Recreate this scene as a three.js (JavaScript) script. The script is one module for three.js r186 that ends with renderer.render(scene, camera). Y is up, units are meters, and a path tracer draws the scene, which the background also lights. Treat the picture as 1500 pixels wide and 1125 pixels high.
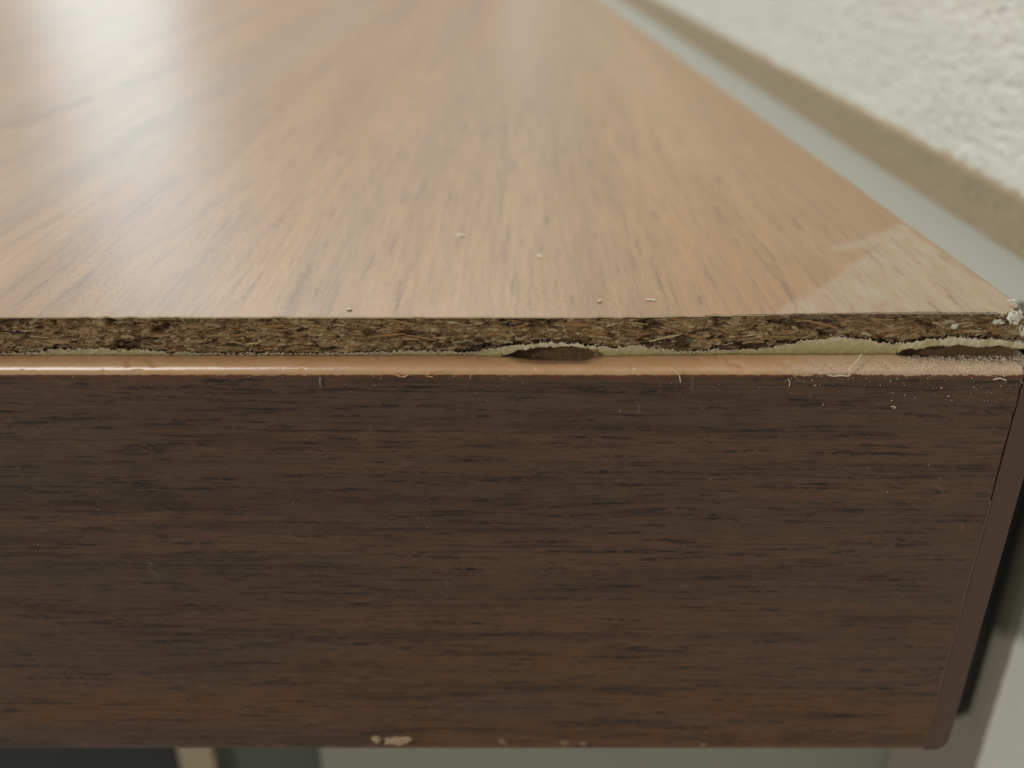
import * as THREE from 'three';
import { RoundedBoxGeometry } from 'three/addons/geometries/RoundedBoxGeometry.js';
import { mergeGeometries, mergeVertices } from 'three/addons/utils/BufferGeometryUtils.js';

// ---------------------------------------------------------------- camera, light, exposure
const MM = 0.001, D2R = Math.PI / 180;
const renderer = new THREE.WebGLRenderer();
renderer.toneMapping = THREE.LinearToneMapping;
renderer.toneMappingExposure = 1.0;
renderer.shadowMap.enabled = true;
const scene = new THREE.Scene();
scene.background = new THREE.Color().setRGB(0.30, 0.295, 0.27);
const PITCH = Math.atan(0.508), CAMY = 26.2, CAMZ = 60, FPX = 1411;
const camera = new THREE.PerspectiveCamera(2 * Math.atan(562.5 / FPX) / D2R, 4 / 3, 0.002, 20);
camera.position.set(0, CAMY * MM, CAMZ * MM);
camera.rotation.set(-PITCH, 0, 0);
camera.focus = 0.0685;
camera.userData.fStop = 25;
scene.add(camera);

// window light from the left and a little in front: it draws the shadow of the board on the wall
const key = new THREE.SpotLight(new THREE.Color().setRGB(1, 0.98, 0.95), 2.1, 0, 18 * D2R, 0.6, 2);
key.position.set(-1.2, 0.306, 0.68);
key.target.position.set(0.062, 0.0, -0.09);
key.shadow.radius = 1.2; key.castShadow = true; key.shadow.mapSize.set(2048, 2048);
key.shadow.camera.near = 0.3; key.shadow.camera.far = 4;
scene.add(key, key.target);
// tall window behind the board on the left: its blurred reflection lies on the laminate
function areaLamp(pos, look, w, h, rgb, power) {
  const l = new THREE.RectAreaLight(new THREE.Color().setRGB(...rgb), power, w, h);
  l.position.set(...pos); l.lookAt(...look); scene.add(l); return l;
}
areaLamp([-0.68, 0.56, -1.66], [-0.1, 0, -0.1], 0.22, 0.74, [0.78, 0.95, 1], 3.0);
areaLamp([0.05, 0.30, -2.4], [0, 0, -0.1], 0.12, 0.22, [1, 1, 1], 1.3);
areaLamp([-1.35, 0.62, -1.6], [-0.1, 0, -0.1], 0.8, 0.9, [0.95, 0.97, 1], 1.1);
// added area lamp high behind the board: most of the light on the laminate
areaLamp([-0.1, 1.25, -1.6], [0, 0, -0.15], 1.1, 0.7, [1, 0.98, 0.95], 5.7);
// skylight on the upper left, mirrored in the rounded edge of the band
areaLamp([-0.60, 1.0, -0.36], [-0.03, 0, -0.05], 0.5, 0.6, [0.93, 0.97, 1], 6.2);

// ---------------------------------------------------------------- helpers
function rng(a) { return () => { a |= 0; a = (a + 0x6d2b79f5) | 0; let t = Math.imul(a ^ (a >>> 15), 1 | a); t = (t + Math.imul(t ^ (t >>> 7), 61 | t)) ^ t; return ((t ^ (t >>> 14)) >>> 0) / 4294967296; }; }
const clamp = (x, a = 0, b = 1) => Math.min(b, Math.max(a, x));
const mix = (a, b, t) => a + (b - a) * t;
const smooth = (a, b, x) => { const t = clamp((x - a) / (b - a)); return t * t * (3 - 2 * t); };
function hash(ix, iy, s) { let h = Math.imul(ix, 374761393) ^ Math.imul(iy, 668265263) ^ Math.imul(s, 1274126177); h = Math.imul(h ^ (h >>> 13), 1274126177); return ((h ^ (h >>> 16)) >>> 0) / 4294967296; }
function noise(x, y, s = 0) {
  const ix = Math.floor(x), iy = Math.floor(y); let fx = x - ix, fy = y - iy;
  fx = fx * fx * (3 - 2 * fx); fy = fy * fy * (3 - 2 * fy);
  const a = hash(ix, iy, s), b = hash(ix + 1, iy, s), c = hash(ix, iy + 1, s), d = hash(ix + 1, iy + 1, s);
  return a + (b - a) * fx + (c - a) * fy + (a - b - c + d) * fx * fy;
}
function fbm(x, y, s = 0, o = 4) { let v = 0, a = 0.5, t = 0; for (let i = 0; i < o; i++) { v += a * noise(x, y, s + i * 17); t += a; x *= 2.03; y *= 2.03; a *= 0.5; } return v / t; }
// elongated cells: [distance to the border, id hash]
function cells(x, y, s) {
  const ix = Math.floor(x), iy = Math.floor(y); let d1 = 9, d2 = 9, id = 0, cx = 0, cy = 0;
  for (let j = -1; j <= 1; j++) for (let i = -1; i <= 1; i++) {
    const px = ix + i + hash(ix + i, iy + j, s), py = iy + j + hash(ix + i, iy + j, s + 1), d = Math.hypot(px - x, py - y);
    if (d < d1) { d2 = d1; d1 = d; id = hash(ix + i, iy + j, s + 2); cx = x - px; cy = y - py; } else if (d < d2) d2 = d;
  }
  return [d2 - d1, id, cx, cy];
}
function ramp(pts, x) { if (x <= pts[0][0]) return pts[0][1]; for (let i = 1; i < pts.length; i++) if (x < pts[i][0]) { const t = (x - pts[i - 1][0]) / (pts[i][0] - pts[i - 1][0]); return mix(pts[i - 1][1], pts[i][1], t * t * (3 - 2 * t)); } return pts[pts.length - 1][1]; }

// where a point of the place lies, measured from the photograph (millimetres)
const CT = Math.cos(PITCH), ST = Math.sin(PITCH);
function ray(px, py) { const u = (px - 750) / FPX, v = (py - 562.5) / FPX; return [u, -(v * CT + ST), -(CT - v * ST)]; }
function onTop(px, py, y = 0) { const r = ray(px, py), t = (y - CAMY) / r[1]; return [r[0] * t, y, CAMZ + r[2] * t]; }
function onFront(px, py, z = 0) { const r = ray(px, py), t = (z - CAMZ) / r[2]; return [r[0] * t, CAMY + r[1] * t, z]; }

function grid(nu, nv, fn, uvfn, colfn) {
  const P = [], U = [], I = [], C = [];
  for (let j = 0; j <= nv; j++) for (let i = 0; i <= nu; i++) {
    const u = i / nu, v = j / nv, p = fn(u, v);
    P.push(p[0] * MM, p[1] * MM, p[2] * MM);
    const q = uvfn ? uvfn(u, v, p) : [u, v]; U.push(q[0], q[1]);
    if (colfn) C.push(...colfn(u, v, p));
  }
  for (let j = 0; j < nv; j++) for (let i = 0; i < nu; i++) { const a = j * (nu + 1) + i, b = a + 1, c = a + nu + 1, d = c + 1; I.push(a, b, d, a, d, c); }
  const g = new THREE.BufferGeometry();
  g.setAttribute('position', new THREE.Float32BufferAttribute(P, 3));
  g.setAttribute('uv', new THREE.Float32BufferAttribute(U, 2));
  if (colfn) g.setAttribute('color', new THREE.Float32BufferAttribute(C, 3));
  g.setIndex(I); g.computeVertexNormals(); return g;
}
function box(x0, x1, y0, y1, z0, z1) { const g = new THREE.BoxGeometry((x1 - x0) * MM, (y1 - y0) * MM, (z1 - z0) * MM); g.translate((x0 + x1) / 2 * MM, (y0 + y1) / 2 * MM, (z0 + z1) / 2 * MM); return g; }
const SKEW = 0.0537;          // the end of the board is cut 3 degrees out of square
function skew(g, k = SKEW, z0 = -2) { const p = g.attributes.position; for (let i = 0; i < p.count; i++) p.setX(i, p.getX(i) + k * (p.getZ(i) - z0 * MM)); p.needsUpdate = true; g.computeVertexNormals(); return g; }
const names = {};
function numbered(n) { names[n] = (names[n] ?? -1) + 1; return names[n] ? n + '_' + String(names[n]).padStart(3, '0') : n; }
function mesh(name, g, m, parent) {
  const o = new THREE.Mesh(g, m); o.name = parent ? name : numbered(name);
  o.castShadow = o.receiveShadow = true; (parent ?? scene).add(o); return o;
}
function group(name, pos = [0, 0, 0]) { const o = new THREE.Group(); o.name = numbered(name); o.position.set(pos[0] * MM, pos[1] * MM, pos[2] * MM); scene.add(o); return o; }
function tag(o, label, category, grp) { o.userData.label = label; o.userData.category = category; if (grp) o.userData.group = grp; return o; }
function tex(w, h, fn, srgb = true, wrap = THREE.RepeatWrapping) {
  const d = new Uint8Array(w * h * 4), enc = (v) => (srgb ? (v <= 0.0031308 ? v * 12.92 : 1.055 * Math.pow(v, 1 / 2.4) - 0.055) : v);
  for (let j = 0; j < h; j++) for (let i = 0; i < w; i++) { const c = fn(i, j), k = (j * w + i) * 4; for (let q = 0; q < 3; q++) d[k + q] = Math.round(clamp(enc(clamp(c.length ? c[q] : c))) * 255); d[k + 3] = 255; }
  const t = new THREE.DataTexture(d, w, h, THREE.RGBAFormat);
  t.magFilter = THREE.LinearFilter; t.minFilter = THREE.LinearMipmapLinearFilter; t.generateMipmaps = true;
  t.wrapS = t.wrapT = wrap; t.colorSpace = srgb ? THREE.SRGBColorSpace : THREE.NoColorSpace; t.needsUpdate = true; return t;
}
const M3 = (a, b, t) => [mix(a[0], b[0], t), mix(a[1], b[1], t), mix(a[2], b[2], t)];

// ---------------------------------------------------------------- wood print: dark pores drawn as fuzzy dashes into a float field
function poreField(w, h, list) {
  const f = new Float32Array(w * h);
  for (const s of list) {                       // s: x, y, length, thickness, strength, seed (pixels; the length runs along x)
    const x0 = Math.floor(s.x - s.len / 2), x1 = Math.ceil(s.x + s.len / 2), reach = Math.ceil(s.th * 2.4) + 3;
    for (let x = x0; x <= x1; x++) {
      const t = (x - s.x) / (s.len / 2), env = Math.pow(clamp(1 - t * t), 0.6), brk = smooth(0.28, 0.5, noise(x * s.brk, s.seed * 3.1, 5));
      const tw = Math.min(s.th, 4), cy = s.y + s.slope * (x - s.x) + (noise(x * 0.02, s.seed, 9) - 0.5) * tw * 2 + (noise(x * 0.35, s.seed, 11) - 0.5) * tw * 1.1;
      const th = s.th * (0.45 + 0.85 * noise(x * 0.06, s.seed, 13)) * (0.5 + 0.5 * env);
      for (let y = Math.floor(cy) - reach; y <= cy + reach; y++) {
        if (y < 0 || y >= h) continue;
        const d = Math.abs(y - cy) / th, v = s.a * env * (0.25 + 0.75 * brk) * Math.exp(-d * d);
        const k = y * w + ((x % w) + w) % w; f[k] = 1 - (1 - f[k]) * (1 - v);
      }
    }
  }
  return f;
}

// ---------------------------------------------------------------- the chipped tabletop
const DEPTH = -430, LEFT = -190, BOT = -40;
const rimPts = [[-40, 517], [0, 517], [60, 516], [80, 512.5], [130, 511], [200, 512.5], [260, 517], [330, 518], [500, 517.5], [560, 516], [600, 514], [640, 515], [690, 516.5], [725, 510], [765, 505], [800, 501.5], [840, 503.5], [872, 508], [900, 509.5], [930, 507.5], [960, 510], [1000, 515.5], [1060, 513], [1110, 512], [1140, 506.5], [1180, 498.5], [1225, 494], [1262, 497], [1292, 503], [1320, 503], [1360, 497], [1400, 494.5], [1440, 496.5], [1480, 500], [1530, 503]];
const inPts = [[-40, 519.5], [690, 519.5], [740, 522], [790, 526.5], [850, 527], [885, 521], [960, 519.5], [1080, 518], [1300, 518], [1345, 522], [1420, 524.5], [1530, 527]];
const pocketPts = [[-40, 0], [690, 0], [740, 0.5], [800, 1], [850, 0.9], [890, 0], [1120, 0], [1160, 0.16], [1230, 0.2], [1285, 0.1], [1310, 0.3], [1350, 0.85], [1420, 1], [1530, 0.9]];
const pxOf = (x, y = -3, z = -2) => { const dz = (CAMZ - z), dy = CAMY - y; return 750 + FPX * x / (dz * CT + dy * ST); };
const hollowPts = [[-40, 560], [728, 560], [736, 521], [770, 513], [810, 508.5], [850, 509], [872, 513], [888, 522], [894, 560], [1296, 560], [1304, 521], [1335, 512.5], [1390, 508], [1450, 508.5], [1500, 512], [1540, 514]];
const yHollow = (x) => onFront(750, ramp(hollowPts, pxOf(x)) + (fbm(x * 2.2, 5, 48, 4) - 0.5) * 6, -2)[1];
const yIn = (x) => onFront(750, ramp(inPts, pxOf(x)) + (noise(x * 1.3, 1, 40) - 0.5) * 0.5, -2)[1];
const yRim = (x) => onFront(750, ramp(rimPts, pxOf(x)) + (fbm(x * 5, 2, 41, 4) - 0.5) * 5.5, -2)[1];
const pocket = (x) => ramp(pocketPts, pxOf(x));

const laminateMaps = (() => {       // top print: grain runs away from the camera
  const W = 2048, H = 2048, sx = W / 150, sz = H / 300, r = rng(77), list = [];
  for (let i = 0; i < 2600; i++) list.push({ x: r() * W, y: r() * H, len: (2.5 + 6 * r()) * sz, th: (0.09 + 0.1 * r()) * sx, a: 0.3 + 0.55 * r(), slope: (r() - 0.5) * 0.06, seed: 9000 + i, brk: 0.09 });
  for (let i = 0; i < 1500; i++) { const big = r() < 0.22; list.push({ x: r() * W, y: r() * H, len: (big ? 14 + 34 * r() : 4 + 13 * r()) * sz, th: (big ? 0.16 + 0.25 * r() : 0.08 + 0.12 * r()) * sx, a: big ? 0.2 + 0.4 * r() : 0.25 + 0.5 * r(), slope: (r() - 0.5) * 0.05, seed: i, brk: 0.05 }); }
  for (let i = 0; i < 130; i++) list.push({ x: r() * W, y: r() * H, len: (40 + 120 * r()) * sz, th: (0.9 + 1.8 * r()) * sx, a: 0.10 + 0.16 * r(), slope: (r() - 0.5) * 0.02, seed: 5000 + i, brk: 0.01 });
  for (const [a, b, c2, d, th, al] of [[0, 190, 280, 90, 1.4, 0.9], [0, 112, 190, 62, 2.2, 0.4], [0, 365, 130, 290, 0.7, 0.45], [190, 380, 370, 265, 0.5, 0.4], [0, 40, 150, 12, 3, 0.35]]) { const p = onTop(a, b), q = onTop(c2, d); list.push({ x: -(p[2] + q[2]) / 2 * sz, y: ((p[0] + q[0]) / 2 + 110) * sx, len: Math.abs(p[2] - q[2]) * 1.3 * sz, th: th * sx, a: al, slope: -((q[0] - p[0]) * sx) / ((q[2] - p[2]) * sz), seed: 7777 + a + b, brk: 0.02 }); }
  const f = poreField(H, W, list);   // stored along x = depth
  // paler patch on the front right corner, in millimetres on the board
  const poly = [[1120, 463], [1178, 436], [1212, 409], [1248, 388], [1272, 374], [1292, 356], [1262, 362], [1222, 369], [1218, 365], [1272, 346], [1322, 329], [1420, 400], [1500, 447], [1500, 463]].map(([a, b]) => onTop(a, b));
  const inside = (x, z) => { let c = false; for (let i = 0, j = poly.length - 1; i < poly.length; j = i++) { const [xi, , zi] = poly[i], [xj, , zj] = poly[j]; if ((zi > z) !== (zj > z) && x < ((xj - xi) * (z - zi)) / (zj - zi) + xi) c = !c; } return c; };
  const A = [0.51, 0.298, 0.146], B = [0.45, 0.262, 0.13], G = [0.43, 0.295, 0.175], K = [0.075, 0.05, 0.036], R = [0.52, 0.45, 0.33];
  const map = tex(W, H, (i, j) => {
    const x = 40 - 150 + (i + 0.5) / sx, z = -(j + 0.5) / sz;
    const b1 = fbm(x * 0.22 + 9, z * 0.012, 1, 3), b2 = fbm(x * 0.07, z * 0.006, 4, 2), fine = noise(x * 9, z * 0.7, 6), fine2 = noise(x * 3, z * 0.16, 7), gr = hash(i, j, 3);
    let c = M3(A, B, smooth(0.35, 0.68, b1)); c = M3(c, G, 0.45 * smooth(0.5, 0.72, b2));
    const m = 0.9 + 0.13 * (fine - 0.5) + 0.16 * (fine2 - 0.5) + 0.05 * (gr - 0.5);
    c = c.map((v) => v * m);
    c = M3(c, K, 0.56 * f[i * H + j]); c = M3(c, [0.37, 0.20, 0.08], 0.6 * smooth(7, 0.5, 36.4 + SKEW * (z + 2) - x) * smooth(-16, -24, z));  // orange strip at the right edge: reflection of the shaded wall, painted in
    if (x > 15 && z > -40) {
      const wx = x + (noise(x * 1.6, z * 0.9, 60) - 0.5) * 0.9 , wz = z + (noise(x * 1.6, z * 0.9, 61) - 0.5) * 1.1;
      let n = 0; for (let q = 0; q < 25; q++) n += inside(wx + ((q % 5) - 2) * 0.13, wz + (Math.floor(q / 5) - 2) * 0.24) ? 9 / 25 : 0;
      if (n) c = M3(c, R, n / 9 * clamp(0.16 + 0.6 * fbm(x * 1.6, z * 0.3, 63, 4) - 0.35 * f[i * H + j] - 0.3 * smooth(0.6, 0.85, fine)));
    }
    return c.map((v) => v * 0.92);
  }, true, THREE.MirroredRepeatWrapping);
  const bump = tex(1024, 1024, (i, j) => { const x = i / 1024 * 40, z = j / 1024 * 40; return 0.35 * hash(i >> 1, j >> 2, 8) + 0.65 * noise(x * 5, z * 2.2, 9); }, false);
  return { map, bump };
})();
const lamTop = new THREE.MeshPhysicalMaterial({ name: 'walnut laminate', map: laminateMaps.map, bumpMap: laminateMaps.bump, bumpScale: 0.012 * MM, roughness: 0.36, specularIntensity: 1 });
laminateMaps.bump.repeat.set(150 / 40, 300 / 40);

const bandMap = (() => {            // front print: grain runs sideways
  const W = 2048, H = 1024, s = W / 96, r = rng(5), list = [];
  for (let i = 0; i < 2300; i++) { const big = r() < 0.36; list.push({ x: r() * W, y: r() * H, len: (big ? 2 + 6 * r() : 0.7 + 2.5 * r()) * s, th: (big ? 0.07 + 0.085 * r() : 0.04 + 0.06 * r()) * s, a: big ? 0.6 + 0.4 * r() : 0.3 + 0.6 * r(), slope: -0.012 + (r() - 0.5) * 0.03, seed: i, brk: 0.09 }); }
  for (let i = 0; i < 70; i++) list.push({ x: r() * W, y: r() * H, len: (8 + 34 * r()) * s, th: (0.2 + 0.55 * r()) * s, a: 0.16 + 0.3 * r(), slope: -0.015, seed: 3000 + i, brk: 0.015 });
  for (let i = 0; i < 260; i++) list.push({ x: r() * W, y: r() * H, len: (9 + 30 * r()) * s, th: (0.03 + 0.045 * r()) * s, a: 0.3 + 0.4 * r(), slope: -0.014 + (r() - 0.5) * 0.012, seed: 12000 + i, brk: 0.03 });
  const f = poreField(W, H, list);
  const scratches = [[225, 838, 26, 1.1], [221, 826, 12, 0.8], [936, 597, 15, 1.4], [1015, 560, 26, 1.6], [1372, 712, 14, 0.6], [1380, 718, 18, 1.0], [1377, 700, 8, 0.2], [1410, 772, 14, 1.4], [1003, 858, 12, 0.1], [655, 855, 14, 1.5]].map(([a, b, l, an]) => [...onFront(a, b), l / 20.5, an]);
  const A = [0.116, 0.060, 0.033], B = [0.084, 0.049, 0.031], O = [0.145, 0.064, 0.022], K = [0.008, 0.007, 0.0075], L = [0.17, 0.10, 0.058];
  return tex(W, H, (i, j) => {
    const x = 36 - 96 + (i + 0.5) / s, y = BOT + (j + 0.5) / H * 37 ;
    const b1 = fbm(x * 0.022, y * 0.55 + x * 0.012, 21, 3), b2 = fbm(x * 0.03, y * 0.23, 24, 2), fi = noise(x * 0.9, y * 9 + x * 0.1, 26), fi2 = noise(x * 2.6 + 2 * noise(x, y * 3, 3), y * 14, 27), gr = hash(i, j, 31);
    let c = M3(A, B, 0.55 * smooth(0.36, 0.66, b1)); c = M3(c, [0.078, 0.055, 0.036], 0.4 * smooth(0.45, 0.7, fbm(x * 0.03 + 4, y * 0.35 + x * 0.005, 28, 2))); c = M3(c, O, 0.75 * smooth(0.46, 0.75, b2) * smooth(-16, -39, y));
    const m = 0.93 + 0.28 * (fi - 0.5) + 0.2 * (fi2 - 0.5) + 0.12 * (gr - 0.5);
    c = c.map((v) => v * m);
    const fib = Math.abs(noise(x * 1.6 + 0.9 * y, y * 7 - x * 1.1, 33) - 0.5), fib2 = Math.abs(noise(x * 1.6 - 0.9 * y, y * 7 + x * 1.1, 34) - 0.5);
    c = M3(c, L, 0.5 * (smooth(0.035, 0, fib) + smooth(0.03, 0, fib2)) * smooth(0.4, 0.7, noise(x * 0.5, y * 0.8, 35)));
    c = M3(c, K, 0.95 * f[j * W + i]);
    if (y > -3.95) c = M3(c, [0.16, 0.05, 0.02], 0.75 * smooth(-3.95, -3.66, y + (noise(x * 2, 0, 36) - 0.5) * 0.2));
    for (const q of scratches) { const dx = x - q[0], dy = y - q[1], ca = Math.cos(q[4]), sa = Math.sin(q[4]), a = dx * ca - dy * sa, b = dx * sa + dy * ca; if (Math.abs(a) < q[3] && Math.abs(b) < 0.5) c = M3(c, [0.26, 0.2, 0.14], 0.42 * Math.exp(-Math.pow((b + (noise(a * 4, 3, 37) - 0.5) * 0.5) / 0.09, 2)) * smooth(q[3], 0, Math.abs(a)) * (0.3 + 0.7 * noise(a * 9, b * 4, 38))); }
    const low = y - BOT; if (low < 1.5) c = M3(c, [0.17, 0.105, 0.06], 0.65 * smooth(0.62, 0.86, noise(x * 0.9, 5, 39)) * smooth(1.1 * noise(x * 3, 1, 42) + 0.1, 0, low - 0.15));
    return c;
  }, true, THREE.MirroredRepeatWrapping);
})();
const filmMat = new THREE.MeshPhysicalMaterial({ name: 'printed walnut film', map: bandMap, roughness: 0.55, specularIntensity: 0.7, bumpMap: bandMap, bumpScale: 0.02 * MM });
const plainBand = new THREE.MeshPhysicalMaterial({ name: 'plain brown band', color: new THREE.Color().setRGB(0.086, 0.042, 0.026), roughness: 0.55 });

const top = group('tabletop');
tag(top, 'brown walnut laminate board with chipped front edge showing bare chipboard', 'tabletop');
const L = (p) => [p[0] - top.position.x / MM, p[1], p[2]];

const lamFront = (x) => -1.93 - 0.85 * smooth(4, 30, x) + (fbm(x * 1.7, 0, 70, 4) - 0.5) * 0.07 - 0.1 * smooth(0.62, 0.74, fbm(x * 1.1, 7, 73, 3));
// laminate sheet: thin, its front corner broken off
{
  const right = (z) => 36.45 + SKEW * (z + 2), yT = 0, yB = -0.13;
  const front = lamFront;
  const g = grid(1000, 60, (u, v) => {
    const z = v < 0.5 ? mix(-1.9, -12, v * 2) : mix(-12, DEPTH, (v - 0.5) * 2);
    const xr = right(z) - 2.4 * clamp((z + 4.1) / 2.2) + (noise(z * 2.5, 1, 71) - 0.5) * 0.12 * (z > -60 ? 1 : 0);
    const x = u < 0.85 ? mix(-62, xr, u / 0.85) : xr; return [u < 0.02 ? mix(LEFT, -62, u / 0.02) : mix(-62, xr, (u - 0.02) / 0.98), yT, v === 0 ? front(mix(-62, xr, (u - 0.02) / 0.98)) : z];
  }, (u, v, p) => [(p[0] + 110) / 150, -p[2] / 300]);
  // lower face and rim
  const pos = g.attributes.position, n = 1001, rim = [];
  const edge = grid(1000, 1, (u, v) => { const i = Math.round(u * 1000); return [pos.getX(i) / MM, v === 1 ? yT : yB, pos.getZ(i) / MM - (v === 1 ? 0 : 0.03)]; }, (u, v, p) => [(p[0] + 110) / 150, 0.01]);
  const side = grid(60, 1, (u, v) => { const k = Math.round(u * 60) * n + 1000; return [pos.getX(k) / MM, v === 1 ? yT : yB, pos.getZ(k) / MM]; });
  mesh('laminate_sheet', g, lamTop, top);
  const cut = new THREE.MeshStandardMaterial({ name: 'laminate cut edge', color: new THREE.Color().setRGB(0.66, 0.55, 0.34), roughness: 0.7 });
  mesh('laminate_edge', mergeGeometries([edge, side]), cut, top);
}

// chipboard core
const chipHeight = (x, y) => {
  const wx = x + 0.5 * (noise(x * 0.8, y * 1.5, 80) - 0.5), wy = y + 0.35 * (noise(x * 0.7, y * 1.2, 81) - 0.5);
  const a = cells(wx * 0.55, wy * 3.5, 82), b = cells(wx * 2.1 + 5, wy * 7, 86);
  let h = (a[1] - 0.5) * 0.36 + a[2] * (hash(Math.floor(a[1] * 9999), 1, 2) - 0.5) * 0.35 + a[3] * (hash(Math.floor(a[1] * 9999), 2, 2) - 0.3) * 0.4;
  h -= 0.3 * smooth(0.14, 0, a[0]) * smooth(0.3, 0.7, hash(Math.floor(a[1] * 9999), 3, 2) );
  h += (b[1] - 0.5) * 0.13 - 0.09 * smooth(0.12, 0, b[0]) + (fbm(x * 3, y * 12, 90, 3) - 0.5) * 0.12;
  h -= 0.55 * smooth(0.58, 0.7, fbm(x * 0.4, y * 1.3, 91, 3)) - 0.3 * (fbm(x * 0.28, y * 0.9, 95, 2) - 0.5);
  return [h, a, b];
};
const coreMap = (() => {
  const W = 2048, H = 96;
  return tex(W, H, (i, j) => {
    const x = 37.5 - 100 + (i + 0.5) / W * 100, y = -4.2 + (j + 0.5) / H * 4.2, [h, a, b] = chipHeight(x, y);
    const pal = [[0.22, 0.135, 0.062], [0.27, 0.175, 0.085], [0.32, 0.225, 0.12], [0.18, 0.105, 0.048], [0.40, 0.29, 0.16], [0.13, 0.075, 0.035]];
    let c = pal[Math.floor(a[1] * 577) % 6]; c = M3(c, pal[Math.floor(b[1] * 911) % 6], 0.55);
    c = M3(c, [0.52, 0.45, 0.28], 0.6 * smooth(0.8, 0.95, b[1]));
    c = M3(c, [0.05, 0.03, 0.015], 0.7 * smooth(-0.18, -0.5, h));  // shade of the deep crevices also painted into the colour
    const m = 0.8 + 0.5 * (noise(x * 5, y * 30, 92) - 0.5) + 0.25 * (hash(i, j, 93) - 0.5);
    return [c[0] * m * 1.22, c[1] * m * 1.12, c[2] * m];
  }, true, THREE.MirroredRepeatWrapping);
})();
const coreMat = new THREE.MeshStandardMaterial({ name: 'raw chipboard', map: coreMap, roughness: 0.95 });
const coreUV = (u, v, p) => [(p[0] + 62.5) / 100, (p[1] + 4.2) / 4.2];
const bareMat = new THREE.MeshStandardMaterial({ name: 'chipboard bulk', color: new THREE.Color().setRGB(0.24, 0.165, 0.09), roughness: 0.95 });
const core = mesh('chipboard_core', mergeGeometries([skew(box(LEFT, 36.2, -3.62, -0.16, DEPTH, -3.2)), skew(box(LEFT, 35.62, BOT + 0.15, -3.62, DEPTH, -2.2))]), bareMat, top);
const core0 = (x, y) => {
  const below = clamp((yRim(x) - y) / 0.3);
  return -2.36 + 0.66 * chipHeight(x, y)[0] * smooth(0, -0.25, y + 0.1) - 1.0 * pocket(x) * below - 0.12 * below + (lamFront(x) + 1.93) * smooth(-1.6, -0.1, y);
};
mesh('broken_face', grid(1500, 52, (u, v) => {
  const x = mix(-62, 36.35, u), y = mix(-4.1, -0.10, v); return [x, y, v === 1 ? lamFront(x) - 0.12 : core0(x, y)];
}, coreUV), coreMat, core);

// loose chips standing out of the broken face
{
  const r = rng(31);
  const mats = [[0.33, 0.205, 0.09], [0.29, 0.17, 0.068], [0.25, 0.145, 0.058], [0.38, 0.255, 0.125], [0.35, 0.185, 0.06], [0.52, 0.41, 0.24]].map((c) => new THREE.MeshStandardMaterial({ name: 'wood chip', color: new THREE.Color().setRGB(...c), roughness: 0.9 }));
  const shard = (seed) => {
    const q = rng(seed), n = 7, P = [], I = [];
    for (let i = 0; i <= n; i++) { const t = i / n, w = (0.25 + 0.75 * Math.pow(Math.sin(Math.PI * clamp(t * 0.9 + 0.05)), 0.7)) * (0.6 + 0.6 * q()), bend = 0.25 * Math.sin(t * 3 + seed); P.push(t - 0.5, w * 0.5 + bend * 0.5, 0.1 * q(), t - 0.5, bend * 0.5, 0.35 + 0.3 * q(), t - 0.5, -w * 0.5 + bend * 0.5, 0.1 * q(), t - 0.5, bend * 0.5, -0.3); }
    for (let i = 0; i < n; i++) for (let k = 0; k < 4; k++) { const a = i * 4 + k, b = i * 4 + (k + 1) % 4; I.push(a, a + 4, b, b, a + 4, b + 4); }
    const g = new THREE.BufferGeometry(); g.setAttribute('position', new THREE.Float32BufferAttribute(P, 3)); g.setIndex(I);
    const f = g.toNonIndexed(); f.computeVertexNormals(); return f;
  };
  const shapes = []; for (let i = 0; i < 14; i++) shapes.push(shard(100 + i));
  for (let i = 0; i < 280; i++) {
    const x = mix(-48, 35.8, r()), yr = yRim(x), y = mix(yr + 0.1, -0.5, Math.pow(r(), 0.9)), big = r() < 0.3;
    const len = big ? 1.2 + 1.9 * r() : 0.4 + 0.9 * r();
    const o = mesh('wood_chip', shapes[Math.floor(r() * 14)], mats[Math.floor(Math.pow(r(), 1.25) * 6)], core);
    o.position.set(x * MM, y * MM, (core0(x, y) + 0.03) * MM);
    o.rotation.set((r() - 0.5) * 0.9, (r() - 0.5) * 0.5, (r() - 0.5) * 0.4);
    o.scale.set(len * MM, (0.10 + 0.2 * r()) * (big ? 1.15 : 0.8) * MM, 0.16 * MM);
  }
  // finer crumbs, past counting
  const merged = [];
  for (let i = 0; i < 480; i++) {
    const x = mix(-62, 36.2, r()), y = mix(yRim(x), -0.4, r()), g = shapes[i % 14].clone(), s = (0.12 + 0.3 * r()) * MM;
    g.scale(s, s * (0.3 + 0.5 * r()), s * 0.4); g.rotateZ((r() - 0.5) * 2.2); g.rotateX(r() * 2); g.translate(x * MM, y * MM, (core0(x, y) + 0.02) * MM); 
    const c = [[0.30, 0.20, 0.105], [0.42, 0.33, 0.19], [0.22, 0.135, 0.06]][i % 3], cols = []; for (let k = 0; k < g.attributes.position.count; k++) cols.push(...c);
    g.setAttribute('color', new THREE.Float32BufferAttribute(cols, 3)); merged.push(g);
  }
  const cr = mesh('crumb', mergeGeometries(merged), new THREE.MeshStandardMaterial({ name: 'chipboard crumbs', vertexColors: true, roughness: 0.95 }), core);
  cr.userData.kind = 'stuff';
}

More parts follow.
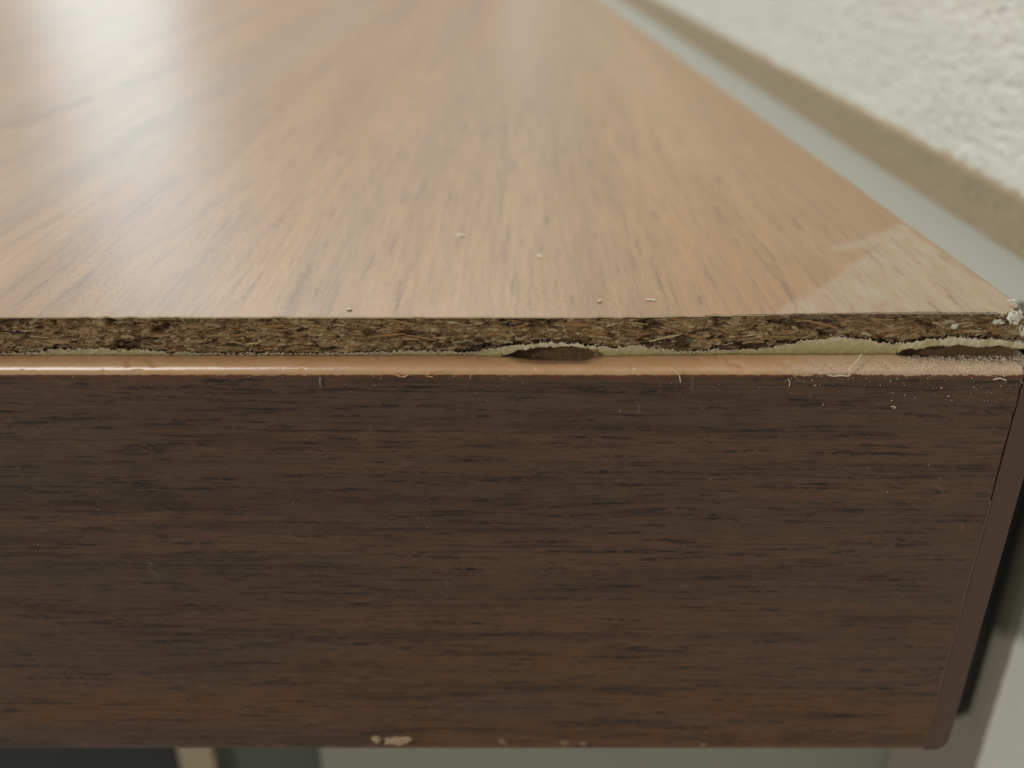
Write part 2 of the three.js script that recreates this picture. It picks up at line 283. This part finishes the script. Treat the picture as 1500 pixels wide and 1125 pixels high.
// edge band on the front: tan plastic body with a rounded upper edge, dark printed film on its face
const band = (() => {
  const prof = (x) => {
    const yi = yIn(x), y1 = -3.60, out = [[yi - 0.9, -2.02], [yi - 0.3, -2.02], [yi, -1.99]];
    for (let k = 1; k <= 12; k++) { const t = k / 12, a = t * Math.PI / 2; out.push([mix(y1, mix(yi, -3.045, smooth(0, 0.5, t)), Math.pow(Math.cos(a), 0.85)), -1.99 + 1.93 * Math.pow(Math.sin(a), 0.9)]); }
    out.push([-20, -0.06], [BOT + 0.7, -0.06]);
    for (let k = 1; k <= 5; k++) { const a = k / 5 * Math.PI / 2; out.push([BOT + 0.7 - 0.68 * Math.sin(a), -0.76 + 0.7 * Math.cos(a)]); }
    out.push([BOT + 0.02, -2.02]); return out;
  };
  const N = prof(0).length - 1;
  const tan = (u, v, p) => {
    const px = pxOf(p[0], p[1], p[2]); let c = M3([0.50, 0.275, 0.12], [0.58, 0.335, 0.17], fbm(p[0] * 0.5, p[2] * 2, 50, 3));
    const dust = smooth(1110, 1230, px) * (0.35 + 0.5 * fbm(p[0] * 2.2, p[2] * 3, 51, 3)) + 0.18 * smooth(0.5, 0.75, fbm(p[0] * 1.1, p[2] * 2, 52, 3));
    c = M3(c, [0.56, 0.40, 0.27], clamp(dust)); if (p[2] < -1.85) c = M3(c, [0.6, 0.5, 0.32], 0.5); return c;
  };
  const g = grid(1100, N, (u, v) => { const x = mix(-62, 35.58, u), q = prof(x)[Math.round(v * N)]; return [x, q[0] + (q[1] > -1.9 && q[1] < -0.1 && q[0] > -4 ? (noise(x * 5, q[1] * 6, 53) - 0.5) * 0.006 * (1 + 9 * smooth(18, 28, x)) + (fbm(x * 0.35, q[1] * 0.6, 54, 3) - 0.5) * 0.03 - 0.05 * smooth(0.72, 0.8, fbm(x * 1.3, q[1] * 1.2, 59, 2)) : 0), q[1]]; }, null, tan);
  const body = mesh('edge_band', g, new THREE.MeshPhysicalMaterial({ name: 'tan plastic', vertexColors: true, roughness: 0.28, clearcoat: 1, clearcoatRoughness: 0.21 }), top);
  const far = box(LEFT, -62, BOT + 0.02, -3.3, -2.02, -0.06); mesh('edge_band', far, new THREE.MeshPhysicalMaterial({ name: 'tan plastic plain', color: new THREE.Color().setRGB(0.5, 0.3, 0.12), roughness: 0.35 }), top);
  const rows = [[-3.60, -0.03]]; for (let k = 0; k <= 30; k++) rows.push([mix(-3.63, BOT + 0.72, k / 30), 0]);
  for (let k = 1; k <= 6; k++) { const a = k / 6 * Math.PI / 2; rows.push([BOT + 0.72 - 0.74 * Math.sin(a), -0.74 + 0.74 * Math.cos(a)]); }
  rows.push([BOT - 0.02, -2]);
  const fg = grid(900, rows.length - 1, (u, v) => {
    const x = mix(LEFT, 35.58, Math.pow(u, 0.7)), q = rows[Math.round(v * (rows.length - 1))], rag = (fbm(x * 3.5, 0, 55, 4) - 0.5) * 0.13 + (x > 18 ? (noise(x * 6, 1, 56) - 0.6) * 0.16 : 0);
    const k = smooth(-5, -3.6, q[0]); return [x - (noise(q[0] * 2.2, 3, 57) - 0.4) * 0.12 * smooth(0.985, 1, u), q[0] + rag * k * (q[0] > -4 ? 1 : 0), q[1]];
  }, (u, v, p) => [(p[0] + 60) / 96, (p[1] - BOT) / 37]);
  // the grid runs downwards: turn its faces outwards
  const ix = fg.index.array; for (let i = 0; i < ix.length; i += 3) { const t = ix[i]; ix[i] = ix[i + 1]; ix[i + 1] = t; } fg.computeVertexNormals();
  mesh('printed_film', fg, filmMat, body);
  return body;
})();

// side band: its plain end shows at the right of the front, with a rounded lower corner
{
  const s = new THREE.Shape(); const x0 = 35.72, x1 = 37.7, r = 1.15;
  s.moveTo(x0, -3.7); s.lineTo(x1 - 0.2, -3.7); s.lineTo(x1, -3.95); s.lineTo(x1, BOT + r * 1.15); s.quadraticCurveTo(x1 - 0.05, BOT + 0.35, x1 - r * 0.85, BOT + 0.05); s.lineTo(x0, BOT + 0.02); s.closePath();
  const g = new THREE.ExtrudeGeometry(s, { depth: -DEPTH - 0.4, bevelEnabled: true, bevelThickness: 0.12, bevelSize: 0.1, bevelOffset: -0.1, bevelSegments: 2, curveSegments: 12 });
  g.translate(0, 0, DEPTH + 0.2); g.scale(MM, MM, MM); skew(g, SKEW, 0);
  const sb = mesh('side_band', g, plainBand, top); sb.geometry.computeVertexNormals();
  const gl = []; const r2 = rng(8);
  for (let k = 0; k < 1; k++) { const pts = []; for (let i = 0; i <= 60; i++) pts.push(new THREE.Vector3((35.64 + (fbm(i * 0.35, 1, 58, 3) - 0.5) * 0.07) * MM, mix(-14, BOT + 0.4, i / 60) * MM, (-0.02) * MM)); gl.push(new THREE.TubeGeometry(new THREE.CatmullRomCurve3(pts), 120, 0.035 * MM, 5)); }
  mesh('glue_line', gl[0], new THREE.MeshStandardMaterial({ name: 'dry glue line', color: new THREE.Color().setRGB(0.24, 0.15, 0.095), roughness: 0.8 }), top);
}

// curled film of old glue between the band and the chipboard
{
  const g = grid(1500, 26, (u, v) => {
    const x = mix(-62, 36.3, u), yi = yIn(x) - 0.12 - 0.8 * smooth(0.02, 0.3, pocket(x)) * (yHollow(x) > yIn(x) ? 1 : 0), yr = Math.max(yRim(x), yi + 0.06), p = pocket(x);
    const rough = (hash(Math.floor(u * 1500), 3, 44) - 0.5) * 0.018 + (noise(x * 9, 2, 45) - 0.5) * 0.06;
    const y = mix(yi, yr, v) + (v === 1 ? rough : 0), lid = smooth(0.45, 1, v);
    const z = -2.06 - 1.0 * smooth(yHollow(x) + 0.03, yHollow(x) - 0.13, y) + 0.12 * lid * p + (v > 0.9 ? 0.03 : 0) + (noise(x * 4, v * 5, 46) - 0.5) * 0.05;
    return [x, y, z];
  }, null, (u, v, q) => {
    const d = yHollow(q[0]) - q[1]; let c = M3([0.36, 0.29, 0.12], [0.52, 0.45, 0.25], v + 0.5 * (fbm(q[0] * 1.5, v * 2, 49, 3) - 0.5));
    if (d > -0.02) c = M3([0.30, 0.22, 0.09], [0.17, 0.10, 0.045], smooth(0.05, 0.5, d + 0.2 * (noise(q[0] * 2, v * 3, 43) - 0.5)));  // hollow painted darker downwards, on top of its own shade
    c = M3(c, [0.70, 0.65, 0.48], (d > 0.0 ? 0 : 0.8 * smooth(0.25, 0.6, fbm(q[0] * 2.3, 3, 62, 3))) * smooth(0.7, 0.95, v + 0.25 * (noise(q[0] * 6, 1, 47) - 0.5))); return c;
  });
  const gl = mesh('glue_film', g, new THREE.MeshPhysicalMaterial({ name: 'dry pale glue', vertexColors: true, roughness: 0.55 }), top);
  gl.userData.label = 'pale greenish curled film of dried glue';
}

// chipped spots on the lower edge of the band
{
  const mat = new THREE.MeshStandardMaterial({ name: 'bare chipped spot', color: new THREE.Color().setRGB(0.40, 0.29, 0.17), roughness: 0.9 });
  const faint = mat.clone(); faint.color.setRGB(0.2, 0.13, 0.075);
  for (const [px, py, w, h, s] of [[582, 1085, 25, 11, 1], [551, 1083, 8, 9, 2], [737, 1086, 7, 7, 3], [828, 1088, 8, 6, 4], [1030, 1091, 7, 4, 6], [855, 1089, 7, 5, 8]]) {
    const c = onFront(px, py), k = 17, g = grid(26, 6, (u, v) => { const a = u * Math.PI * 2, R = v * (0.35 + 1.1 * fbm(Math.cos(a) * 1.9 + 5, Math.sin(a) * 1.9 + 5, 600 + s, 3)), q = [c[0] + Math.cos(a) * R * w / k, c[1] + Math.sin(a) * R * h / k]; return [q[0], Math.max(q[1], BOT + 0.1), -0.03 + 0.12 * (1 - v * v) + 0.06 * noise(q[0] * 7, q[1] * 7, s) - (q[1] < BOT + 0.7 ? 0.74 - Math.sqrt(Math.max(0, 0.55 - Math.pow(BOT + 0.72 - Math.max(q[1], BOT + 0.1), 2))) : 0)]; });
    mesh('chipped_spot', g, s < 3 ? mat : faint, top);
  }
}

// ---------------------------------------------------------------- wall, ledge, what shows in the gap and under the board
const WALL = (Z) => 64.65 - 0.0485 * (Z - 60);       // the wall runs along the end of the board
{
  const stucco = (a, y) => {       // a: along the wall, mm
    const w = fbm(a * 0.05, y * 0.06, 200, 3), ridge = 1 - Math.abs(2 * fbm(a * 0.26 + 0.14 * y, y * 0.6, 203, 4) - 1);
    const crk = smooth(0.06, 0, Math.abs(fbm(a * 0.6 + 3, y * 1.3 - a * 0.16, 210, 3) - 0.5)) * smooth(0.42, 0.62, fbm(a * 0.2, y * 0.3, 214, 3));
    return (0.35 + 0.65 * smooth(-7, -5, y)) * 0.85 * (0.8 * (w - 0.5) + 0.36 * (ridge - 0.6) + 0.24 * (fbm(a * 1.7, y * 2.4, 220, 3) - 0.5) - 0.62 * crk);
  };
  const ys = [], zs = [];
  for (let y = -260; y < -16; y += 2.6) ys.push(y); for (let y = -16; y < -8; y += 0.6) ys.push(y); for (let y = -8; y < 20; y += 0.2) ys.push(y); ys.push(22); for (let y = 24; y <= 330; y += 5) ys.push(y);
  for (let z = -60; z < 95; z += 2.2) zs.push(z); for (let z = 95; z < 170; z += 0.24) zs.push(z); for (let z = 170; z < 260; z += 0.6) zs.push(z); for (let z = 260; z <= 900; z += 5) zs.push(z);
  const nu = zs.length - 1, nv = ys.length - 1;
  const g = grid(nu, nv, (u, v) => { const Z = zs[Math.round(u * nu)], y = ys[Math.round(v * nv)]; return [WALL(Z) - stucco(Z, y), y, CAMZ - Z]; }, (u, v, p) => [p[2] / 50, p[1] / 50], (u, v, p) => { const e = -6.1 + (fbm(p[2] * 0.5, p[1] * 0.5, 240, 3) - 0.5) * 1.1; return M3([1, 1, 1], [0.75, 0.60, 0.45], smooth(e + 0.25, e - 0.25, p[1]) * smooth(-19, -15, p[1])); });  // brown tint painted where the board's shadow falls on the wall
  const bump = tex(512, 512, (i, j) => fbm(i / 512 * 24, j / 512 * 24, 230, 4), false);
  const ix = g.index.array; for (let i = 0; i < ix.length; i += 3) { const t = ix[i]; ix[i] = ix[i + 1]; ix[i + 1] = t; } g.computeVertexNormals();
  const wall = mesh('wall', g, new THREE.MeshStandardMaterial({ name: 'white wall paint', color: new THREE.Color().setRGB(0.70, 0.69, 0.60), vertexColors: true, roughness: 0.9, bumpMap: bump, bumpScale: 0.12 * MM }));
  wall.userData.kind = 'structure';
  tag(wall, 'rough white stucco wall beside the end of the board', 'wall');
  const p = ray(1320, 166), t = 57 / p[0]; const Z = -p[2] * t;
  const k = WALL(Z) / p[0], sp = mesh('dirt_speck', new THREE.IcosahedronGeometry(0.32 * MM, 2), new THREE.MeshStandardMaterial({ name: 'dark dirt', color: new THREE.Color().setRGB(0.08, 0.07, 0.06), roughness: 1 }));
  const zz = -p[2] * k; const kk = (WALL(zz)) / p[0], yy = CAMY + p[1] * kk, Z2 = -p[2] * kk; sp.scale.set(0.5, 1.3, 0.9);
  sp.position.set((WALL(Z2) - stucco(Z2, yy)) * MM, yy * MM, (CAMZ - Z2) * MM);
  tag(sp, 'tiny dark speck stuck on the white stucco wall', 'speck');
}
function shadingShape() { const g = new RoundedBoxGeometry(7.2 * MM, 54 * MM, 66 * MM, 6, 2.4 * MM); g.translate(59.7 * MM, -46.5 * MM, (CAMZ - 94.6 - 33) * MM); return g; }
const wallSkew = (g, z0) => skew(g, 0.0485, z0);
{
  const grey = new THREE.MeshStandardMaterial({ name: 'grey white ledge paint', color: new THREE.Color().setRGB(0.45, 0.45, 0.385), roughness: 0.7 });
  const led = mesh('wall_ledge', wallSkew(box(48, 65.5, -19, -13.5, CAMZ - 900, CAMZ - 98), CAMZ - 60), grey);
  tag(led, 'smooth grey painted ledge along the wall in the gap behind the board', 'ledge');
  const trim = mesh('wall_trim', wallSkew(box(63.4, 65.6, -260, -19.01, CAMZ - 900, CAMZ - 93), CAMZ - 60), new THREE.MeshStandardMaterial({ name: 'olive trim', color: new THREE.Color().setRGB(0.23, 0.21, 0.155), roughness: 0.8 }));
  tag(trim, 'olive grey upright trim fixed on the white wall below the ledge', 'trim');
  const shading = mesh('gap_shading', wallSkew(shadingShape(), CAMZ - 60), new THREE.MeshStandardMaterial({ name: 'black seal', color: new THREE.Color().setRGB(0.012, 0.0115, 0.010), roughness: 0.9 }));  // black block added to stand for the deep shade in the gap
  tag(shading, 'added black upright seal strip between the board end and the olive trim', 'seal strip');
  const panel = mesh('lower_panel', box(-31, 60.6, -260, BOT - 6, CAMZ - 128, CAMZ - 112), new THREE.MeshStandardMaterial({ name: 'olive panel', color: new THREE.Color().setRGB(0.27, 0.26, 0.21), roughness: 0.7 }));
  tag(panel, 'blurred olive grey panel below the board, left of the wall', 'panel');
  const dark = mesh('dark_panel', box(-56, -31.5, -260, BOT - 6, CAMZ - 140, CAMZ - 118), new THREE.MeshStandardMaterial({ name: 'dark grey panel', color: new THREE.Color().setRGB(0.085, 0.09, 0.075), roughness: 0.7 }));
  tag(dark, 'dark grey narrow panel between the beige post and the olive panel', 'panel');
  const post = mesh('beige_post', box(-56, -50.3, -260, BOT - 6, CAMZ - 122, CAMZ - 116), new THREE.MeshStandardMaterial({ name: 'beige post', color: new THREE.Color().setRGB(0.36, 0.28, 0.18), roughness: 0.7 }));
  tag(post, 'slim beige post below the board at lower left', 'post');
  const shade = mesh('shade_panel', box(-190, -56.2, -260, BOT - 6, CAMZ - 140, CAMZ - 124), new THREE.MeshStandardMaterial({ name: 'black shade sheet', color: new THREE.Color().setRGB(0.022, 0.022, 0.02), roughness: 0.7 }));  // black sheet put in for the darkness of the opening under the board
  tag(shade, 'black shade sheet for the dark opening below the board left of the beige post', 'panel');
}

// ---------------------------------------------------------------- crumbs, fibres, sawdust
function lump(seed, r, sq = [1, 1, 1]) {      // a clump of small angular bits
  const q = rng(seed), parts = [], n = 46;
  for (let k = 0; k < n; k++) {
    const g = new THREE.IcosahedronGeometry(1, 0), d = new THREE.Vector3(q() * 2 - 1, q() * 2 - 1, q() * 2 - 1).normalize(), R = r * Math.pow(q(), 0.5) * 0.78, s = r * (0.12 + 0.3 * q() * q() + (k < 8 ? 0.2 : 0));
    const p = g.attributes.position; for (let i = 0; i < p.count; i++) { const h = 0.7 + 0.6 * hash(Math.round(p.getX(i) * 50), Math.round(p.getY(i) * 50) + Math.round(p.getZ(i) * 50) * 7, seed + k); p.setXYZ(i, p.getX(i) * h, p.getY(i) * h, p.getZ(i) * h); }
    g.scale(s * (0.7 + 0.8 * q()), s * (0.5 + 0.5 * q()), s); g.rotateX(q() * 6); g.rotateZ(q() * 6); g.translate(d.x * R, d.y * R, d.z * R); g.scale(MM * sq[0], MM * sq[1], MM * sq[2]); g.computeVertexNormals(); parts.push(g);
  }
  return mergeGeometries(parts);
}
const plaster = new THREE.MeshStandardMaterial({ name: 'plaster crumb', color: new THREE.Color().setRGB(0.60, 0.58, 0.46), roughness: 0.95 });
{
  const put = (px, py, r, seed, sq, label, z = -2.1) => { const p = onFront(px, py, z), o = mesh('plaster_crumb', lump(seed, r, sq), plaster); o.position.set(p[0] * MM, p[1] * MM, p[2] * MM); tag(o, label, 'crumb'); };
  put(1486, 463, 0.62, 300, [1.0, 1.1, 0.9], 'big pale plaster crumb on the broken front corner of the board');
  put(1484, 443, 0.36, 310, [1.2, 0.6, 1], 'small pale crumb on top of the big corner crumb', -3.6);
  put(1504, 482, 0.6, 320, [0.9, 1.2, 0.9], 'pale crumb cut by the picture edge below the big corner crumb', -1.9);
  put(1398, 478, 0.24, 330, [1.1, 1, 0.8], 'small pale crumb lodged in the chipboard left of the corner');
  put(1462, 471, 0.30, 340, [1.4, 0.7, 0.8], 'flat pale crumb in the chipboard just left of the corner crumb');
}
const pale = new THREE.MeshStandardMaterial({ name: 'pale fibre', color: new THREE.Color().setRGB(0.66, 0.55, 0.38), roughness: 0.85 });
const orange = new THREE.MeshStandardMaterial({ name: 'orange shaving', color: new THREE.Color().setRGB(0.62, 0.36, 0.16), roughness: 0.7 });
function fibre(pts, r, mat, label, lift = 0.15) {
  const c = pts.map(([a, b, z]) => new THREE.Vector3(...onFront(a, b, z ?? lift).map((q) => q * MM)));
  const o = mesh('plastic_shaving', new THREE.TubeGeometry(new THREE.CatmullRomCurve3(c), 40, r * MM, 5), mat); return tag(o, label, 'shaving');
}
fibre([[566, 546], [575, 547], [584, 551], [592, 552], [598, 549]], 0.04, orange, 'orange curl on the band edge, leftmost of the two curls');
fibre([[620, 544], [626, 548], [636, 546], [646, 548], [652, 545], [644, 543], [630, 545], [624, 550], [634, 552]], 0.04, orange, 'tangled orange curl on the band edge, right of the first curl');
fibre([[982, 542], [989, 543], [994, 548], [996, 555], [997, 560]], 0.035, pale, 'pale hooked fibre hanging over the band edge');
fibre([[1262, 519, -1.2], [1256, 528, -0.6], [1250, 535, -0.2], [1245, 541, 0.1], [1244, 551, 0.1]], 0.05, pale, 'pale forked splinter lying across the tan band edge');
fibre([[1212, 549], [1222, 551], [1232, 550], [1243, 551]], 0.05, pale, 'pale splinter lying flat under the tan band edge');
fibre([[1455, 556, 0.1], [1464, 554, 0.12], [1474, 557, 0.1]], 0.05, pale, 'short pale splinter below the right end of the band');
fibre([[1305, 596, 0.06], [1309, 595, 0.1], [1312, 597, 0.06], [1308, 598, 0.06]], 0.04, pale, 'bright tiny curl on the dark front face at right');
fibre([[1154, 555, 0.06], [1157, 560, 0.08], [1156, 566, 0.06]], 0.035, pale, 'bright tiny hair on the dark front face below the band');
fibre([[470, 552, 0.05], [469, 558, 0.09], [470, 566, 0.05]], 0.085, new THREE.MeshStandardMaterial({ name: 'grey blob', color: new THREE.Color().setRGB(0.2, 0.17, 0.13), roughness: 0.8 }), 'small grey drip below the band edge at left');
const flakeMat = new THREE.MeshStandardMaterial({ name: 'pale flake', color: new THREE.Color().setRGB(0.85, 0.78, 0.6), roughness: 0.8 });
// flakes on the top
function flake(px, py, len, wid, yaw, label) {
  const p = onTop(px, py, 0.08), g = lump(400 + px, 1, [len, 0.12, wid * 1.3]), o = mesh('wood_flake', g, flakeMat); o.position.set(p[0] * MM, p[1] * MM, p[2] * MM); o.rotation.y = yaw; tag(o, label, 'flake');
}
flake(674, 345, 0.5, 0.3, 0.2, 'pale flake lying alone on the middle of the laminate top');
flake(790, 375, 0.42, 0.14, -0.6, 'thin pale flake on the laminate top right of the middle flake');
flake(953, 439, 0.42, 0.1, -0.1, 'thin pale flake near the front edge, right of the centre');
flake(512, 453, 0.3, 0.12, 0.1, 'small pale flake near the front edge, left of the centre');
flake(878, 441, 0.3, 0.1, 0.4, 'small pale sliver near the front edge above the glue hollow');
{
  // sawdust grains: on the glue rim, the scuffed right end of the band, the top near the edge, a few on the front
  const r = rng(91), spots = [];
  for (let i = 0; i < 900; i++) { const x = mix(-50, 36.2, Math.pow(r(), 0.75)); spots.push([x, yRim(x) + (r() - 0.6) * 0.12, -2.0 + 0.06 * r(), 0.02 + 0.045 * r()]); }
  for (let i = 0; i < 3600; i++) { const px = mix(1110, 1510, Math.pow(r(), 0.6)), z = -2 + 1.95 * Math.pow(r(), 0.8), x = onFront(px, 530, z)[0], t = (z + 2) / 2; spots.push([x, -3.6 + 0.555 * Math.pow(Math.max(0, 1 - t * t), 0.45) + 0.012, z, 0.012 + 0.04 * Math.pow(r(), 3)]); }
  for (let i = 0; i < 160; i++) { const z = -2 + 1.9 * r(), x = mix(-48, 26, r()), t = (z + 2) / 2; spots.push([x, -3.6 + 0.555 * Math.pow(Math.max(0, 1 - t * t), 0.45) + 0.012, z, 0.012 + 0.025 * r()]); }
  for (let i = 0; i < 520; i++) { const z = -2 - 26 * Math.pow(r(), 2.4), x = mix(-50, 34, Math.pow(r(), 0.8)); spots.push([x, 0.015, z, 0.012 + 0.03 * r() * r()]); }
  for (let i = 0; i < 170; i++) { const p = onFront(mix(0, 1480, Math.pow(r(), 0.7)), 548 + 300 * Math.pow(r(), 1.8)); spots.push([p[0], p[1], 0.02, 0.014 + 0.03 * r() * r()]); }
  for (let i = 0; i < 110; i++) { const p = onFront(mix(1150, 1500, r()), 547 + 40 * Math.pow(r(), 2)); spots.push([p[0], p[1], 0.02, 0.02 + 0.05 * r() * r()]); }
  const o = new THREE.InstancedMesh(new THREE.IcosahedronGeometry(1, 0), new THREE.MeshStandardMaterial({ name: 'sawdust', color: new THREE.Color().setRGB(0.66, 0.56, 0.42), roughness: 0.95 }), spots.length);
  const m = new THREE.Matrix4(), e = new THREE.Euler(), q = new THREE.Quaternion();
  spots.forEach(([x, y, z, s], i) => { e.set(r() * 6, r() * 6, r() * 6); q.setFromEuler(e); m.compose(new THREE.Vector3(x * MM, y * MM, z * MM), q, new THREE.Vector3(s * (1 + 2.2 * r() * r()) * MM, s * MM * 0.8, s * MM * 0.7)); o.setMatrixAt(i, m); });
  o.name = 'sawdust'; o.castShadow = o.receiveShadow = true; o.userData.kind = 'stuff'; scene.add(o);
  tag(o, 'pale sawdust grains scattered over the band edge and board', 'sawdust');
}
{
  // fine torn fibres along the band edge, the glue rim and the corner, past counting
  const r = rng(17), parts = [];
  const hair = (p, len, rad, up) => { const a = r() * 6.28, pts = []; let q = new THREE.Vector3(...p), d = new THREE.Vector3(Math.cos(a) * 1.3, (r() - 0.5) * 0.8 + up, Math.sin(a) * 0.5 + 0.25); for (let i = 0; i < 4; i++) { pts.push(q.clone().multiplyScalar(MM)); q.addScaledVector(d.normalize(), len / 3); d.add(new THREE.Vector3(r() - 0.5, r() - 0.5, r() - 0.5).multiplyScalar(1.3)); } parts.push(new THREE.TubeGeometry(new THREE.CatmullRomCurve3(pts), 6, rad * MM, 3)); };
  for (let i = 0; i < 260; i++) { const x = onFront(mix(1130, 1505, Math.pow(r(), 0.6)), 535, -1)[0], z = -2 + 1.98 * r(), t = (z + 2) / 2; hair([x, -3.6 + 0.555 * Math.pow(Math.max(0, 1 - t * t), 0.45) + 0.01, z], 0.15 + 0.5 * r() * r(), 0.012 + 0.012 * r(), 0.1); }
  for (let i = 0; i < 240; i++) { const x = mix(-48, 36.2, r()); hair([x, yRim(x), -1.98], 0.1 + 0.22 * r(), 0.010 + 0.008 * r(), 0.7); }
  for (let i = 0; i < 70; i++) { const x = mix(-48, 36, Math.pow(r(), 0.6)); hair([x, -3.62, -0.03], 0.12 + 0.3 * r(), 0.010, -0.2); }
  for (let i = 0; i < 60; i++) hair([mix(33.5, 36.4, r()), mix(-1.9, 0.15, r()), -2.2 - 0.8 * r()], 0.2 + 0.5 * r(), 0.014, 0.2);
  for (let i = 0; i < 130; i++) { const x = mix(-48, 36, r()), y = mix(yRim(x), -0.45, r()); hair([x, y, core0(x, y) + 0.04], 0.2 + 0.7 * r(), 0.010 + 0.014 * r(), 0); }
  const o = mesh('torn_fibre', mergeGeometries(parts), pale); o.userData.kind = 'stuff';
  tag(o, 'fine pale torn fibres along the broken edge and the dusty band end', 'fibres');
}
renderer.render(scene, camera);
